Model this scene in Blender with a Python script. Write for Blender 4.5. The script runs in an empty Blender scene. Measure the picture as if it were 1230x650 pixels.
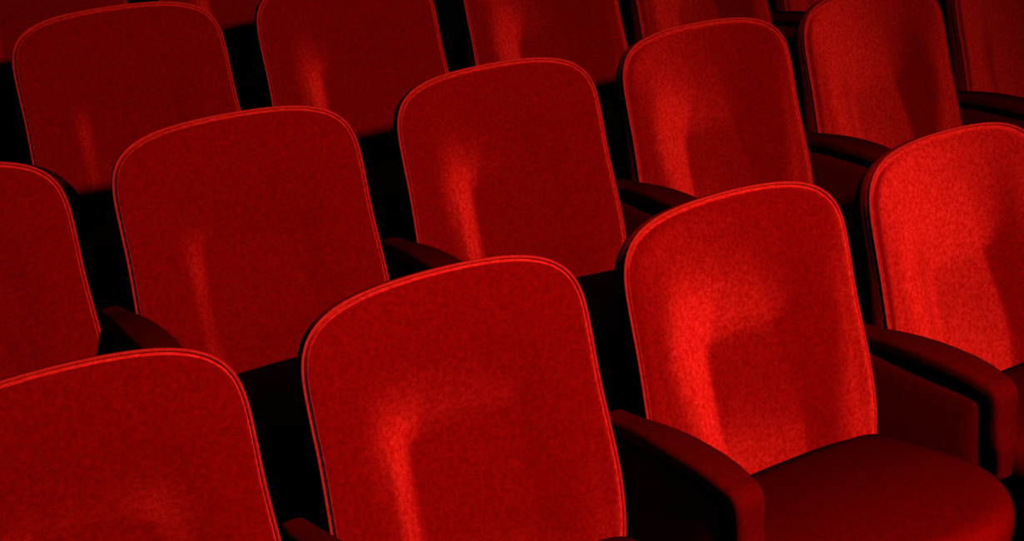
import bpy, bmesh, math
from math import sin, cos, pi, radians, sqrt, exp
from mathutils import Vector, Matrix

scene = bpy.context.scene
col = scene.collection

# ------------------------------------------------------------------ layout
S = 0.56            # seat pitch along a row
P = 0.74643         # distance between rows
RISE = 0.07456      # step between tiers
KAP = -0.03674      # curvature of the rows
ROWOFF = [0.0, 0.03114, 0.11196, 0.15397]
SEAT_Z = 0.46       # reference height of the back cushion foot above its tier
REC = 0.28383       # recline of the backs
WT, HS, HT, NEX, KCR = 0.24045, 0.22033, 0.39894, 4.897, 0.02065
W1, W2, W3 = 0.22989, 0.24573, 0.24272
CV = 0.02553

# small misalignments of the individual seats (sideways, turn)
JIT = {(0,0):(.0064,-.0019),(0,-1):(.0042,-.0054),(0,-2):(-.0037,-.0035),(0,1):(-.0076,-.0093),
       (1,-1):(-.0039,.0079),(1,0):(.0126,.0053),(1,1):(.0140,.0189),(1,2):(-.0003,.0196),
       (1,3):(-.0125,.0091),(1,-2):(-.0076,-.0022),(2,-1):(-.0123,-.0095),(2,0):(-.0018,-.0171),
       (2,1):(.0122,-.0034),(2,2):(.0006,-.0042),(3,-1):(-.0093,-.001),(3,0):(.0093,-.0006)}


def sinc(a):
    return 1.0 if abs(a) < 1e-9 else sin(a) / a


def row_point(row, s, off=(0.0, 0.0)):
    """point on the (slightly curved) row and the row's turn there"""
    d = row * P
    kr = KAP / (1 + d * KAP)
    phi = s * kr
    x = s * sinc(phi)
    y = d - (s * s * kr / 2) * sinc(phi / 2) ** 2
    c, n = cos(phi), sin(phi)
    return x + off[0] * c + off[1] * n, y - off[0] * n + off[1] * c, phi


# ------------------------------------------------------------------ materials
def new_mat(name):
    m = bpy.data.materials.new(name)
    m.use_nodes = True
    nt = m.node_tree
    for n in list(nt.nodes):
        nt.nodes.remove(n)
    out = nt.nodes.new('ShaderNodeOutputMaterial')
    b = nt.nodes.new('ShaderNodeBsdfPrincipled')
    nt.links.new(b.outputs[0], out.inputs[0])
    return m, nt, b


def velvet(name, c_dark, c_light, sheen=0.5, sheen_rough=0.35, sheen_tint=(1, .025, .015, 1),
           grain=400.0, rough=0.9, bump=0.25, spec=0.0, pile=0.0, pile_rough=0.8, lean=0.0):
    m, nt, b = new_mat(name)
    L = nt.links
    tc = nt.nodes.new('ShaderNodeTexCoord')
    n1 = nt.nodes.new('ShaderNodeTexNoise')
    n1.inputs['Scale'].default_value = grain
    n1.inputs['Detail'].default_value = 3.0
    n1.inputs['Roughness'].default_value = 0.65
    n2 = nt.nodes.new('ShaderNodeTexNoise')
    n2.inputs['Scale'].default_value = 26.0
    n2.inputs['Detail'].default_value = 4.0
    n2.inputs['Roughness'].default_value = 0.7
    n3 = nt.nodes.new('ShaderNodeTexNoise')
    n3.inputs['Scale'].default_value = grain * 0.33
    n3.inputs['Detail'].default_value = 2.0
    for n in (n1, n2, n3):
        L.new(tc.outputs['Object'], n.inputs['Vector'])
    mx = nt.nodes.new('ShaderNodeMath'); mx.operation = 'MULTIPLY_ADD'
    L.new(n1.outputs['Fac'], mx.inputs[0]); mx.inputs[1].default_value = 0.40
    mz = nt.nodes.new('ShaderNodeMath'); mz.operation = 'MULTIPLY_ADD'
    L.new(n2.outputs['Fac'], mz.inputs[0]); mz.inputs[1].default_value = 0.050
    my = nt.nodes.new('ShaderNodeMath'); my.operation = 'MULTIPLY'
    L.new(n3.outputs['Fac'], my.inputs[0]); my.inputs[1].default_value = 0.42
    L.new(my.outputs[0], mz.inputs[2])
    L.new(mz.outputs[0], mx.inputs[2])
    ramp = nt.nodes.new('ShaderNodeValToRGB')
    ramp.color_ramp.elements[0].position = 0.36
    ramp.color_ramp.elements[0].color = (*c_dark, 1)
    ramp.color_ramp.elements[1].position = 0.74
    ramp.color_ramp.elements[1].color = (*c_light, 1)
    L.new(mx.outputs[0], ramp.inputs[0])
    L.new(ramp.outputs[0], b.inputs['Base Color'])
    bp = nt.nodes.new('ShaderNodeBump')
    bp.inputs['Strength'].default_value = bump
    bp.inputs['Distance'].default_value = 0.0012
    L.new(mx.outputs[0], bp.inputs['Height'])
    if lean:
        # the nap is combed towards the back of the seat
        ge = nt.nodes.new('ShaderNodeNewGeometry')
        t1 = nt.nodes.new('ShaderNodeVectorTransform')
        t1.vector_type = 'NORMAL'; t1.convert_from = 'WORLD'; t1.convert_to = 'OBJECT'
        va = nt.nodes.new('ShaderNodeVectorMath'); va.operation = 'ADD'
        va.inputs[1].default_value = (0, lean, 0)
        t2 = nt.nodes.new('ShaderNodeVectorTransform')
        t2.vector_type = 'NORMAL'; t2.convert_from = 'OBJECT'; t2.convert_to = 'WORLD'
        vn = nt.nodes.new('ShaderNodeVectorMath'); vn.operation = 'NORMALIZE'
        L.new(ge.outputs['Normal'], t1.inputs[0])
        L.new(t1.outputs[0], va.inputs[0])
        L.new(va.outputs[0], t2.inputs[0])
        L.new(t2.outputs[0], vn.inputs[0])
        L.new(vn.outputs[0], bp.inputs['Normal'])
    L.new(bp.outputs[0], b.inputs['Normal'])
    b.inputs['Roughness'].default_value = rough
    b.inputs['Specular IOR Level'].default_value = spec
    b.inputs['Sheen Weight'].default_value = sheen
    b.inputs['Sheen Roughness'].default_value = sheen_rough
    b.inputs['Sheen Tint'].default_value = sheen_tint
    if pile:
        # standing pile: scatters towards the horizon of the surface
        v = nt.nodes.new('ShaderNodeBsdfSheen')
        v.distribution = 'ASHIKHMIN'
        v.inputs['Roughness'].default_value = pile_rough
        r2 = nt.nodes.new('ShaderNodeValToRGB')
        r2.color_ramp.elements[0].position = 0.36
        r2.color_ramp.elements[0].color = (pile * .62, .004 * pile, .002 * pile, 1)
        r2.color_ramp.elements[1].position = 0.74
        r2.color_ramp.elements[1].color = (pile * 1.25, .040 * pile, .026 * pile, 1)
        L.new(mx.outputs[0], r2.inputs[0])
        L.new(r2.outputs[0], v.inputs['Color'])
        L.new(bp.outputs[0], v.inputs['Normal'])
        ad = nt.nodes.new('ShaderNodeAddShader')
        L.new(b.outputs[0], ad.inputs[0])
        L.new(v.outputs[0], ad.inputs[1])
        out = [n for n in nt.nodes if n.type == 'OUTPUT_MATERIAL'][0]
        L.new(ad.outputs[0], out.inputs[0])
    return m


def plain(name, c, rough=0.6, spec=0.3, metal=0.0, noise=0.15, scale=90):
    m, nt, b = new_mat(name)
    tc = nt.nodes.new('ShaderNodeTexCoord')
    n1 = nt.nodes.new('ShaderNodeTexNoise')
    n1.inputs['Scale'].default_value = scale
    n1.inputs['Detail'].default_value = 3
    nt.links.new(tc.outputs['Object'], n1.inputs['Vector'])
    ramp = nt.nodes.new('ShaderNodeValToRGB')
    ramp.color_ramp.elements[0].color = (*[v * (1 - noise) for v in c], 1)
    ramp.color_ramp.elements[1].color = (*[v * (1 + noise) for v in c], 1)
    nt.links.new(n1.outputs['Fac'], ramp.inputs[0])
    nt.links.new(ramp.outputs[0], b.inputs['Base Color'])
    b.inputs['Roughness'].default_value = rough
    b.inputs['Specular IOR Level'].default_value = spec
    b.inputs['Metallic'].default_value = metal
    return m


M_FACE = velvet('red_velvet', (.0185, .00005, .00003), (.040, .00016, .0001), sheen=0, spec=0, pile=.140, pile_rough=.80)
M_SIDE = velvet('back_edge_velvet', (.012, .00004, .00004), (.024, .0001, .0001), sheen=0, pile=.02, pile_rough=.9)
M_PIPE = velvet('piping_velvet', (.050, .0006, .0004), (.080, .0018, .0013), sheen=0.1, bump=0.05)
M_SEAT = velvet('seat_velvet', (.023, .00004, .00004), (.046, .0001, .0001), sheen=0, lean=.50)
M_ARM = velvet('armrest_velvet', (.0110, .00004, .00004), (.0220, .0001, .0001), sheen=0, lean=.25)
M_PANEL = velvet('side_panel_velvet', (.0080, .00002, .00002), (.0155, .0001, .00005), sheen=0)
M_SHELL = plain('black_shell', (.0010, .0002, .0002), rough=1.0, spec=0.0)
M_METAL = plain('black_metal', (.0008, .0002, .0002), rough=1.0, spec=0.0)
M_WALL = plain('black_wall', (.0007, .0002, .0002), rough=1.0, spec=0.0, noise=0.4, scale=12)
M_FLOOR = plain('dark_carpet', (.0008, .0002, .0002), rough=1.0, spec=0.0, noise=0.4, scale=300)


# ------------------------------------------------------------------ mesh helpers
def add_obj(name, bm, mat, parent=None, smooth=True):
    me = bpy.data.meshes.new(name)
    bmesh.ops.recalc_face_normals(bm, faces=bm.faces)
    bm.to_mesh(me)
    bm.free()
    me.materials.append(mat)
    if smooth:
        for f in me.polygons:
            f.use_smooth = True
    o = bpy.data.objects.new(name, me)
    col.objects.link(o)
    if parent:
        o.parent = parent
    return o


def rings_mesh(rings, closed=True, cap_start=False, cap_end=False):
    bm = bmesh.new()
    vr = [[bm.verts.new(p) for p in r] for r in rings]
    n = len(rings[0])
    for a, b in zip(vr, vr[1:]):
        for i in range(n if closed else n - 1):
            j = (i + 1) % n
            bm.faces.new((a[i], a[j], b[j], b[i]))
    if cap_start:
        bm.faces.new(vr[0])
    if cap_end:
        bm.faces.new(vr[-1])
    return bm


def rounded_box(bm, c, size, r, seg=3, mat=None):
    res = bmesh.ops.create_cube(bm, size=1.0)
    vs = res['verts']
    for v in vs:
        v.co = Vector((v.co.x * size[0], v.co.y * size[1], v.co.z * size[2])) + Vector(c)
    es = list({e for v in vs for e in v.link_edges})
    if r > 0:
        bmesh.ops.bevel(bm, geom=es, offset=r, segments=seg, affect='EDGES', profile=0.5)
    return bm


def sstep(a, b, x):
    t = max(0.0, min(1.0, (x - a) / (b - a)))
    return t * t * (3 - 2 * t)


# ------------------------------------------------------------------ backrest outline
def solve4(xs, ys):
    A = Matrix([[x ** 3, x ** 2, x, 1.0] for x in xs])
    return A.inverted() @ Vector(ys)


CO = solve4([-.1, .03, .12, HS], [W1, W2, W3, WT])


def side_w(s):
    return ((CO[0] * s + CO[1]) * s + CO[2]) * s + CO[3]


def outline_raw():
    pts = []
    R = .055
    zb = -.150
    # right bottom corner upward (counter-clockwise seen from the front)
    for k in range(0, 13):
        a = -pi / 2 + (pi / 2) * k / 12
        pts.append((side_w(-.095) - R + R * cos(a), zb + R + R * sin(a)))
    for k in range(1, 40):
        s = zb + R + (HS - zb - R) * k / 40
        pts.append((side_w(s), s))
    for k in range(0, 121):
        u = cos(pi * k / 120)
        u = math.copysign(abs(u), u)
        top = HS + (HT - HS - KCR * u * u) * max(0.0, 1 - abs(u) ** NEX) ** (1 / NEX)
        pts.append((WT * u, top))
    right = [(x, s) for x, s in pts[:52]]
    for x, s in reversed(right):
        pts.append((-x, s))
    return pts


def resample(pts, n):
    q = pts + [pts[0]]
    L = [0.0]
    for a, b in zip(q, q[1:]):
        L.append(L[-1] + math.hypot(b[0] - a[0], b[1] - a[1]))
    out, j = [], 0
    for i in range(n):
        t = L[-1] * i / n
        while L[j + 1] < t:
            j += 1
        d = L[j + 1] - L[j]
        f = 0 if d < 1e-12 else (t - L[j]) / d
        out.append((q[j][0] + f * (q[j + 1][0] - q[j][0]), q[j][1] + f * (q[j + 1][1] - q[j][1])))
    return out


OUT = resample(outline_raw(), 200)


def pad_pt(x, s, fwd):
    """pad coordinates to chair coordinates; fwd = towards the sitter"""
    o = -CV * (x / WT) ** 2 - fwd
    return Vector((x, s * sin(REC) + o * cos(REC), SEAT_Z + s * cos(REC) - o * sin(REC)))


def relief(x, s):
    ax = abs(x)
    h = sstep(.12, .32, s)
    inside = 1 - sstep(.085 - .055 * h, .150 + .040 * h, ax + .016 * sstep(.0, .22, s))
    t = max(0.0, min(1.0, (s + .25 * x * x - .170) / .200))
    low = (1 - t) ** 1.5
    k = (s + .25 * x * x - .172) / .026
    if -1 < k < 1:
        low -= .042 * (1 - abs(k)) ** 2
    rec = -SIDE_D * inside * low
    bol = .003 * exp(-((ax - .170) / .034) ** 2) * (1 - sstep(.14, .32, s))
    # the head roll stands out over the hollow, whatever the side bolsters do
    mid = 1 - sstep(.085, .205, ax)
    roll = -HEAD_D * low * mid + HEAD_D * (1 - sstep(-.02, .185, s)) * mid
    crown = -.004 * sstep(.25, .42, s)
    return rec + bol + roll + crown


SIDE_D, HEAD_D = .0150, .0185


def make_backrest(root):
    cx, cs = 0.0, 0.12
    ts = [0.999, .995, .990, .9875, .985, .9825, .980, .975, .968, .96, .95, .93, .905, .88, .85, .82]
    k = 34
    ts += [.82 * (1 - (i + 1) / k) for i in range(k - 1)]
    rings = []
    for t in ts:
        r = []
        for (x, s) in OUT:
            X, Sv = cx + t * (x - cx), cs + t * (s - cs)
            edge = (1 - t) * .24                                  # ~distance from the piping
            seam = .003 + .013 * (1 - sstep(-.20, -.02, X))           # the seam gapes on the one side
            b = .0095 * (1 - exp(-edge / .0050)) - seam * (1 - sstep(.0026, .0046, edge)) + .017 * (1 - t * t)
            r.append(pad_pt(X, Sv, b + relief(X, Sv) * sstep(0, .05, edge)))
        rings.append(r)
    # tucked edge behind the piping
    first = [pad_pt(x * 1.0, s, -.006) for (x, s) in OUT]
    rings.insert(0, first)
    bm = rings_mesh(rings)
    c = bm.verts.new(pad_pt(cx, cs, .0265 + relief(cx, cs)))
    bm.verts.ensure_lookup_table()
    n = len(OUT)
    last = [bm.verts[(len(rings) - 1) * n + i] for i in range(n)]
    for i in range(n):
        bm.faces.new((last[i], last[(i + 1) % n], c))
    back = add_obj('backrest', bm, M_FACE, root)
    # welt cord round the face
    rings = []
    for i, (x, s) in enumerate(OUT):
        a, b = OUT[i - 1], OUT[(i + 1) % len(OUT)]
        tx, ty = b[0] - a[0], b[1] - a[1]
        l = math.hypot(tx, ty)
        nx, ny = ty / l, -tx / l
        r = []
        for q in range(8):
            g = 2 * pi * q / 8
            r.append(pad_pt(x + nx * (.0012 + .0025 * cos(g)), s + ny * (.0012 + .0025 * cos(g)), .0012 + .0025 * sin(g)))
        rings.append(r)
    rings.append(rings[0])
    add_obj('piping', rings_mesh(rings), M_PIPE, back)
    # upholstered edge and moulded back
    prof = [(-.001, .0), (.004, .0), (.010, .0), (.018, -.001), (.026, -.003), (.034, -.007)]
    rings = []
    for d, outw in prof:
        r = []
        for i, (x, s) in enumerate(OUT):
            a, b = OUT[i - 1], OUT[(i + 1) % len(OUT)]
            tx, ty = b[0] - a[0], b[1] - a[1]
            l = math.hypot(tx, ty)
            nx, ny = ty / l, -tx / l
            dd = d * (1 + .6 * (1 - sstep(-.1, .3, s)))
            lift = .0035 * max(0.0, ny) * sin(pi * min(1.0, d / .034)) ** .7 if d > 0 else 0.0
            r.append(pad_pt(x + nx * outw, s + ny * outw + lift, -dd))
        rings.append(r)
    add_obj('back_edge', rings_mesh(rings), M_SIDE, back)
    rings = []
    for t, d in [(.972, .033), (.965, .040), (.95, .045), (.85, .048), (.6, .05), (.3, .05), (.02, .05)]:
        r = []
        for (x, s) in OUT:
            dd = d * (1 + .6 * (1 - sstep(-.1, .3, s)))
            r.append(pad_pt(t * x, cs + t * (s - cs), -dd))
        rings.append(r)
    add_obj('back_shell', rings_mesh(rings, cap_end=True), M_SHELL, root)


# ------------------------------------------------------------------ seat
def seat_plan(n=120):
    hw, yr, ym, yf = .239, -.030, -.215, -.445
    pts = [(-.200, yr), (.200, yr)]
    for k in range(9):
        a = pi / 2 - (pi / 2) * k / 8
        pts.append((hw - .043 + .043 * cos(a), yr - .043 + .043 * sin(a)))
    for k in range(0, 81):
        a = (pi / 2) * k / 40
        ca, sa = cos(a), sin(a)
        e = 2 / 2.4
        x = hw * math.copysign(abs(ca) ** e, ca)
        y = ym + (yf - ym) * abs(sa) ** e
        pts.append((x, y))
    for k in range(9):
        a = pi - (pi / 2) * k / 8
        pts.append((-hw + .043 + .043 * cos(a), yr - .043 + .043 * sin(a)))
    return resample(pts, n)


def seat_top(x, y):
    f = max(0.0, min(1.0, -y / .46))
    return -.064 + .052 * sin(pi / 2 * min(1.0, f * 1.25)) - .012 * (x / .24) ** 2


def make_seat(root):
    PL = seat_plan()
    c = (0.0, -.235)
    rings = []
    # underside rim, front roll, top
    prof = [(.90, -.100, 0), (.955, -.098, 0), (.985, -.088, 0), (1.0, -.070, 0), (1.003, -.052, .0),
            (.995, -.034, .25), (.978, -.020, .55), (.95, -.010, .8), (.91, -.004, .93), (.86, -.001, 1.0)]
    for t, dz, w in prof:
        r = []
        for (x, y) in PL:
            X, Y = c[0] + t * (x - c[0]), c[1] + t * (y - c[1])
            r.append(Vector((X, Y, SEAT_Z + seat_top(X, Y) * (.5 + .5 * w) + dz + .004)))
        rings.append(r)
    for k in range(1, 20):
        t = .86 * (1 - k / 20)
        r = []
        for (x, y) in PL:
            X, Y = c[0] + t * (x - c[0]), c[1] + t * (y - c[1])
            r.append(Vector((X, Y, SEAT_Z + seat_top(X, Y) + .004)))
        rings.append(r)
    bm = rings_mesh(rings, cap_start=True, cap_end=True)
    seat = add_obj('seat', bm, M_SEAT, root)
    # pan under the cushion
    rings = []
    for t, z in [(.93, -.118), (.90, -.128), (.80, -.140), (.5, -.150), (.1, -.152)]:
        rings.append([Vector((c[0] + t * (x - c[0]), c[1] + t * (y - c[1]), SEAT_Z + z)) for (x, y) in PL])
    add_obj('seat_pan', rings_mesh(rings, cap_start=True, cap_end=True), M_SHELL, root)
    bm = bmesh.new()
    rounded_box(bm, (0, -.16, SEAT_Z - .175), (.46, .07, .05), .008)
    add_obj('seat_bracket', bm, M_METAL, root)


def make_pedestal(root):
    bm = bmesh.new()
    rounded_box(bm, (0, -.14, (SEAT_Z - .17) / 2 + .006), (.07, .10, SEAT_Z - .19), .012)
    ped = add_obj('pedestal', bm, M_METAL, root)
    bm = bmesh.new()
    rounded_box(bm, (0, -.14, .008), (.16, .20, .016), .005)
    add_obj('foot_plate', bm, M_METAL, ped)
    # uprights that carry the back
    for sx in (-.15, .15):
        rings = []
        for (y, z) in [(-.16, SEAT_Z - .17), (0.0, SEAT_Z - .17), (.075, SEAT_Z - .10), (.095, SEAT_Z + .02), (.105, SEAT_Z + .10)]:
            rings.append([Vector((sx + dx * .018, y + dy * .010, z + dz)) for dx, dy, dz in
                          ((-1, -1, .008), (1, -1, .008), (1, 1, -.008), (-1, 1, -.008))])
        add_obj('back_bracket', rings_mesh(rings, cap_start=True, cap_end=True), M_METAL, root, smooth=False)


def make_chair():
    root = bpy.data.objects.new('theatre_seat', None)
    root.empty_display_size = .1
    col.objects.link(root)
    make_backrest(root)
    make_seat(root)
    make_pedestal(root)
    return root


# ------------------------------------------------------------------ armrest (shared by two neighbours)
def sweep(path, half_w, thick, taper=None, nq=7, rr=.010, crown=0.0):
    """rounded-rectangle section swept along a path in the y-z plane"""
    rings = []
    n = len(path)
    for i, (y, z) in enumerate(path):
        a, b = path[max(0, i - 1)], path[min(n - 1, i + 1)]
        ty, tz = b[0] - a[0], b[1] - a[1]
        l = math.hypot(ty, tz)
        ny, nz = -tz / l, ty / l              # outward normal (left of the path direction)
        if nz * 1 + ny * -1 < 0:
            ny, nz = -ny, -nz
        w, t = (1.0 if callable(half_w) else half_w), thick
        if taper:
            fw, ft = taper(i / (n - 1))
            w, t = w * fw, t * ft
        if callable(half_w):
            w = half_w(y, z)
        r = min(rr, w * .95, t * .48)
        ring = []
        for cxn, czn, a0 in ((1, 1, 0), (-1, 1, pi / 2), (-1, -1, pi), (1, -1, 3 * pi / 2)):
            for q in range(nq):
                g = a0 + (pi / 2) * q / (nq - 1)
                u = cxn * (w - r) + r * cos(g)
                v = -t / 2 + czn * (t / 2 - r) + r * sin(g)
                if czn > 0:
                    v += crown * (1 - (u / w) ** 2) * min(1.0, w / .045) ** 2
                ring.append(Vector((u, y + ny * v, z + nz * v)))
        rings.append(ring)
    return rings_mesh(rings, cap_start=True, cap_end=True)


def densify(pts, step):
    out = [pts[0]]
    for a, b in zip(pts, pts[1:]):
        d = math.hypot(b[0] - a[0], b[1] - a[1])
        k = max(1, int(d / step))
        for i in range(1, k + 1):
            out.append((a[0] + (b[0] - a[0]) * i / k, a[1] + (b[1] - a[1]) * i / k))
    return out


def make_armrest():
    root = bpy.data.objects.new('armrest', None)
    root.empty_display_size = .1
    col.objects.link(root)
    zt = SEAT_Z + .102
    R = .030
    pts = [(.045, zt - .004), (.0, zt - .001), (-.04, zt + .005), (-.08, zt + .009), (-.12, zt + .011), (-.16, zt + .0115), (-.20, zt + .010), (-.23, zt + .0065), (-.250, zt + .002)]
    for k in range(0, 11):
        a = pi / 2 + (pi / 2 - .06) * k / 10
        pts.append((-.256 + R * cos(a), zt - R + R * sin(a)))
    pts += [(-.289, SEAT_Z + .03), (-.297, SEAT_Z - .01), (-.296, SEAT_Z - .065)]

    def tap(f):
        rear = sstep(0, .07, f)
        return 1.0, (.6 + .4 * rear) * (1 - .2 * sstep(.85, 1.0, f))

    WID = [(.060, .012), (.035, .021), (.012, .0235), (-.012, .0245), (-.045, .0275), (-.09, .0315), (-.13, .0335), (-.19, .0335),
           (-.230, .032), (-.255, .0305), (-.280, .0290)]

    def wid(y, z):
        if z < zt - .020:
            return .0265 - .009 * sstep(-.005, .06, SEAT_Z - z) + .0025 * sstep(zt - .06, zt - .02, z)
        for (ya, wa), (yb, wb) in zip(WID, WID[1:]):
            if ya >= y >= yb:
                return wa + (wb - wa) * (ya - y) / (ya - yb)
        return WID[0][1] if y > 0 else .029
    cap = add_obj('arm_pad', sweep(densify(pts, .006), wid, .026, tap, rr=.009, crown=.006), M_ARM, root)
    rail = [(y + .010 * sstep(-.20, -.285, y), z - .021) for (y, z) in densify(pts[:12], .012)]
    add_obj('arm_rail', sweep(rail, .0205, .016, None, rr=.004), M_SHELL, root)
    # padded panels on both faces and the core between them
    for sgn in (-1, 1):
        rings = []
        prof = [(0, .0), (.0, .004), (.003, .009), (.008, .0130), (.016, .0160), (.026, .0175), (.04, .0182), (.06, .0184)]
        y0, y1, z0, z1 = -.248, .060, SEAT_Z - .27, SEAT_Z + .070
        for ins, out in prof:
            r = []
            rad = max(.004, .022 - ins)
            a0, a1, b0, b1 = y0 + ins, y1 - ins, z0 + ins, z1 - ins
            for (cy, cz, g0) in ((a1 - rad, b1 - rad, 0), (a0 + rad, b1 - rad, pi / 2), (a0 + rad, b0 + rad, pi), (a1 - rad, b0 + rad, 3 * pi / 2)):
                for q in range(7):
                    g = g0 + (pi / 2) * q / 6
                    # the rear follows the lean of the back
                    z = cz + rad * sin(g)
                    y = cy + rad * cos(g)
                    r.append(Vector((sgn * (.0062 + out * (1 + .08 * sstep(.07, .13, -y))), y, z)))
            rings.append(r)
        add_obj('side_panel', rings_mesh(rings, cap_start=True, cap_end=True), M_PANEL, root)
    bm = bmesh.new()
    rounded_box(bm, (0, -.095, SEAT_Z - .10), (.026, .31, .35), .004)
    add_obj('arm_core', bm, M_SHELL, root)
    bm = bmesh.new()
    rounded_box(bm, (0, -.10, .10), (.036, .12, .20), .006)
    st = add_obj('stanchion', bm, M_METAL, root)
    bm = bmesh.new()
    rounded_box(bm, (0, -.10, .008), (.05, .24, .016), .005)
    add_obj('foot_plate', bm, M_METAL, st)
    return root


def copy_tree(o, parent=None):
    c = o.copy()
    col.objects.link(c)
    if parent:
        c.parent = parent
    for ch in list(o.children):
        copy_tree(ch, c)
    return c


# ------------------------------------------------------------------ place them
SEATS = {
 (0,-2): 'front row red velvet seat cut off by the bottom left corner',
 (0,-1): 'large bright red velvet seat at the bottom centre of the front row',
 (0, 0): 'front row red velvet seat showing its whole flat cushion between two armrests',
 (0, 1): 'front row red velvet seat cut by the right edge, past the long armrest',
 (1,-2): 'dim red velvet seat cut by the left edge at mid height, second row',
 (1,-1): 'second row red velvet seat at left, first whole back from the left edge',
 (1, 0): 'second row red velvet seat in the middle, right above the bottom centre seat',
 (1, 1): 'second row red velvet seat directly behind the seat with the visible cushion',
 (1, 2): 'second row red velvet seat at upper right with a dark stripe down its right',
 (1, 3): 'dim red second row seat cut by the top right corner of the picture',
 (2,-1): 'dark red third row seat at upper left with its whole rounded top showing',
 (2, 0): 'third row red velvet seat right of the dark upper left one, top just cut',
 (2, 1): 'third row red velvet seat cut by the top edge, above the middle seat',
 (2, 2): 'third row red velvet seat at the top edge, right of centre, lower half showing',
 (2, 3): 'third row seat showing only a red sliver at the top edge, upper right',
 (3,-1): 'dark red back row seat in the top left corner of the picture',
 (3, 0): 'back row seat showing a dark red strip at the top edge, second from left',
}
ARMS = {
 (0,-2): 'dark red padded armrest cut by the bottom edge, left of the bottom centre seat',
 (0,-1): 'nearest red padded armrest, left of the seat whose cushion shows',
 (0, 0): 'long red padded armrest with curved front, right of the seat whose cushion shows',
 (1,-2): 'dim padded armrest at the left, just above the bottom left corner seat',
 (1,-1): 'dim padded armrest just above the bottom centre seat, in the second row',
 (1, 0): 'dark padded armrest just above the seat whose cushion shows, in the second row',
 (1, 1): 'dark padded second row armrest just above the front seat at the right edge',
 (1, 2): 'dark padded armrest cut by the right edge, near the top',
 (2,-2): 'dark padded armrest fading into shadow under the dark upper left seat',
 (2, 2): 'small dark padded armrest at the top edge, right of centre, third row',
 (2, 3): 'tip of a dark armrest at the top right, behind the seat with dark stripe',
}
ROWNAME = ['front row seats', 'second row seats', 'third row seats', 'back row seats']
proto = None
for (r, i), lab in SEATS.items():
    o = make_chair() if proto is None else copy_tree(proto)
    if proto is None:
        proto = o
    dx, th = JIT.get((r, i), (0, 0))
    dx *= .85
    x, y, phi = row_point(r, i * S + ROWOFF[r], (dx, 0))
    o.location = (x, y, r * RISE - SEAT_Z)
    o.rotation_euler = (0, 0, -(phi + th))
    o['label'] = lab
    o['category'] = 'seat'
    o['group'] = ROWNAME[r]
ARM_TURN = {(2, -2): .065, (1, -2): .025}      # two armrests sit a little askew
proto = None
for (r, i), lab in ARMS.items():
    o = make_armrest() if proto is None else copy_tree(proto)
    if proto is None:
        proto = o
    a, b = JIT.get((r, i)), JIT.get((r, i + 1))
    a = a or b or (0, 0); b = b or a
    x, y, phi = row_point(r, (i + .5) * S + ROWOFF[r], ((a[0] + b[0]) * .425, 0))
    o.location = (x, y, r * RISE - SEAT_Z)
    o.rotation_euler = (0, 0, -(phi + (a[1] + b[1]) / 2) + ARM_TURN.get((r, i), 0.0))
    o['label'] = lab
    o['category'] = 'armrest'
    o['group'] = 'shared armrests between the seats'

# ------------------------------------------------------------------ stepped floor
bm = bmesh.new()
ns = 40
strips = []
for r in range(-2, 5):
    y0, y1 = -.470, P - .470
    z = max(r, 0) * RISE - SEAT_Z
    if r == -2:
        y0 = -3.0
    strips += [(r, y0, z), (r, y1, z)]
rows = []
for (r, yo, z) in strips:
    line = []
    for k in range(ns + 1):
        s = -4.0 + 8.5 * k / ns
        x, y, phi = row_point(max(r, 0), s, (0, yo if r >= 0 else yo + r * P))
        line.append(bm.verts.new((x, y, z)))
    rows.append(line)
for a, b in zip(rows, rows[1:]):
    for k in range(ns):
        bm.faces.new((a[k], a[k + 1], b[k + 1], b[k]))
fl = add_obj('floor', bm, M_FLOOR, smooth=False)
fl['kind'] = 'structure'

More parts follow.
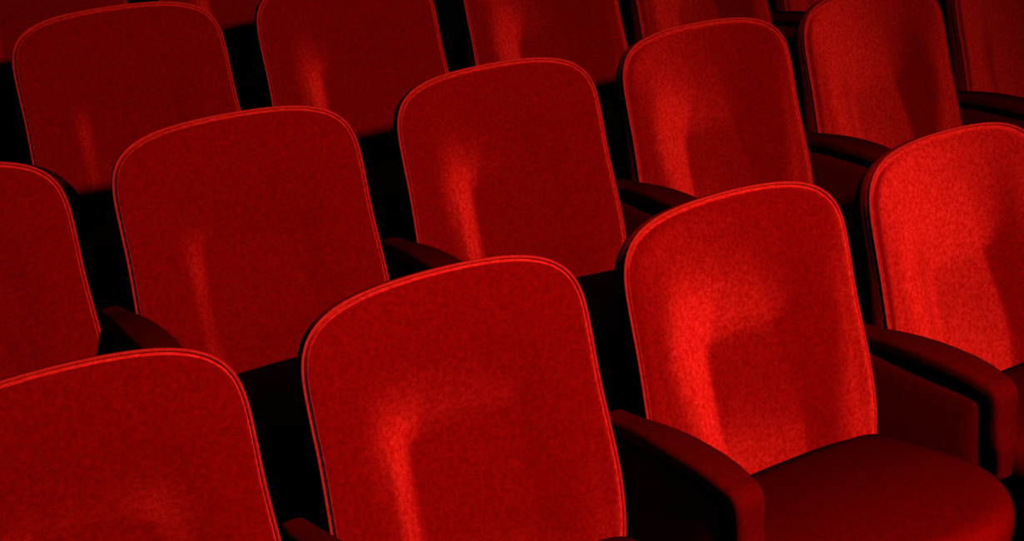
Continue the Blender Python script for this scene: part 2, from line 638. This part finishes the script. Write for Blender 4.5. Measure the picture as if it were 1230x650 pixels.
def slab(name, lo, hi):
    bm = bmesh.new()
    rounded_box(bm, [(a + b) / 2 for a, b in zip(lo, hi)], [b - a for a, b in zip(lo, hi)], 0)
    o = add_obj(name, bm, M_WALL, smooth=False)
    o['kind'] = 'structure'


slab('wall_back', (-4.5, 4.3, -SEAT_Z), (4.8, 4.42, 3.0))
slab('wall_right', (4.6, -3.6, -SEAT_Z), (4.72, 4.3, 3.0))

# ------------------------------------------------------------------ light
def spot(name, loc, target, energy, size, blend, radius, color=(1, .93, .86)):
    l = bpy.data.lights.new(name, 'SPOT')
    l.energy = energy
    l.spot_size = radians(size)
    l.spot_blend = blend
    l.shadow_soft_size = radius
    l.color = color
    o = bpy.data.objects.new(name, l)
    col.objects.link(o)
    o.location = loc
    o.rotation_euler = (Vector(target) - Vector(loc)).to_track_quat('-Z', 'Y').to_euler()
    return o


spot('stage_spotlight', (-.38, -2.0, 1.8), (-.24, .2, .15), 3200, 76, 1.0, .07)

w = bpy.data.worlds.new('dark_hall')
scene.world = w
w.use_nodes = True
w.node_tree.nodes['Background'].inputs[0].default_value = (.02, .002, .002, 1)
w.node_tree.nodes['Background'].inputs[1].default_value = 0.05

# ------------------------------------------------------------------ camera
CY, CP, CR = 0.59337, 0.37216, -0.03283
f = Vector((sin(CY) * cos(CP), cos(CY) * cos(CP), -sin(CP)))
rt = Vector((cos(CY), -sin(CY), 0))
up = rt.cross(f)
r2 = rt * cos(CR) + up * sin(CR)
u2 = -rt * sin(CR) + up * cos(CR)
cd = bpy.data.cameras.new('camera')
cd.sensor_width = 36
cd.lens = exp(7.52167) / 1230 * 36
cd.clip_start = .02
cam = bpy.data.objects.new('camera', cd)
col.objects.link(cam)
m = Matrix.Identity(4)
for i in range(3):
    m[i][0], m[i][1], m[i][2] = r2[i], u2[i], -f[i]
m[0][3], m[1][3], m[2][3] = -1.62945, -1.6932, 1.20209
cam.matrix_world = m
scene.camera = cam

vs = scene.view_settings
vs.view_transform = 'Standard'
vs.look = 'None'
vs.gamma = 1
vs.use_curve_mapping = False
vs.exposure = 0.0
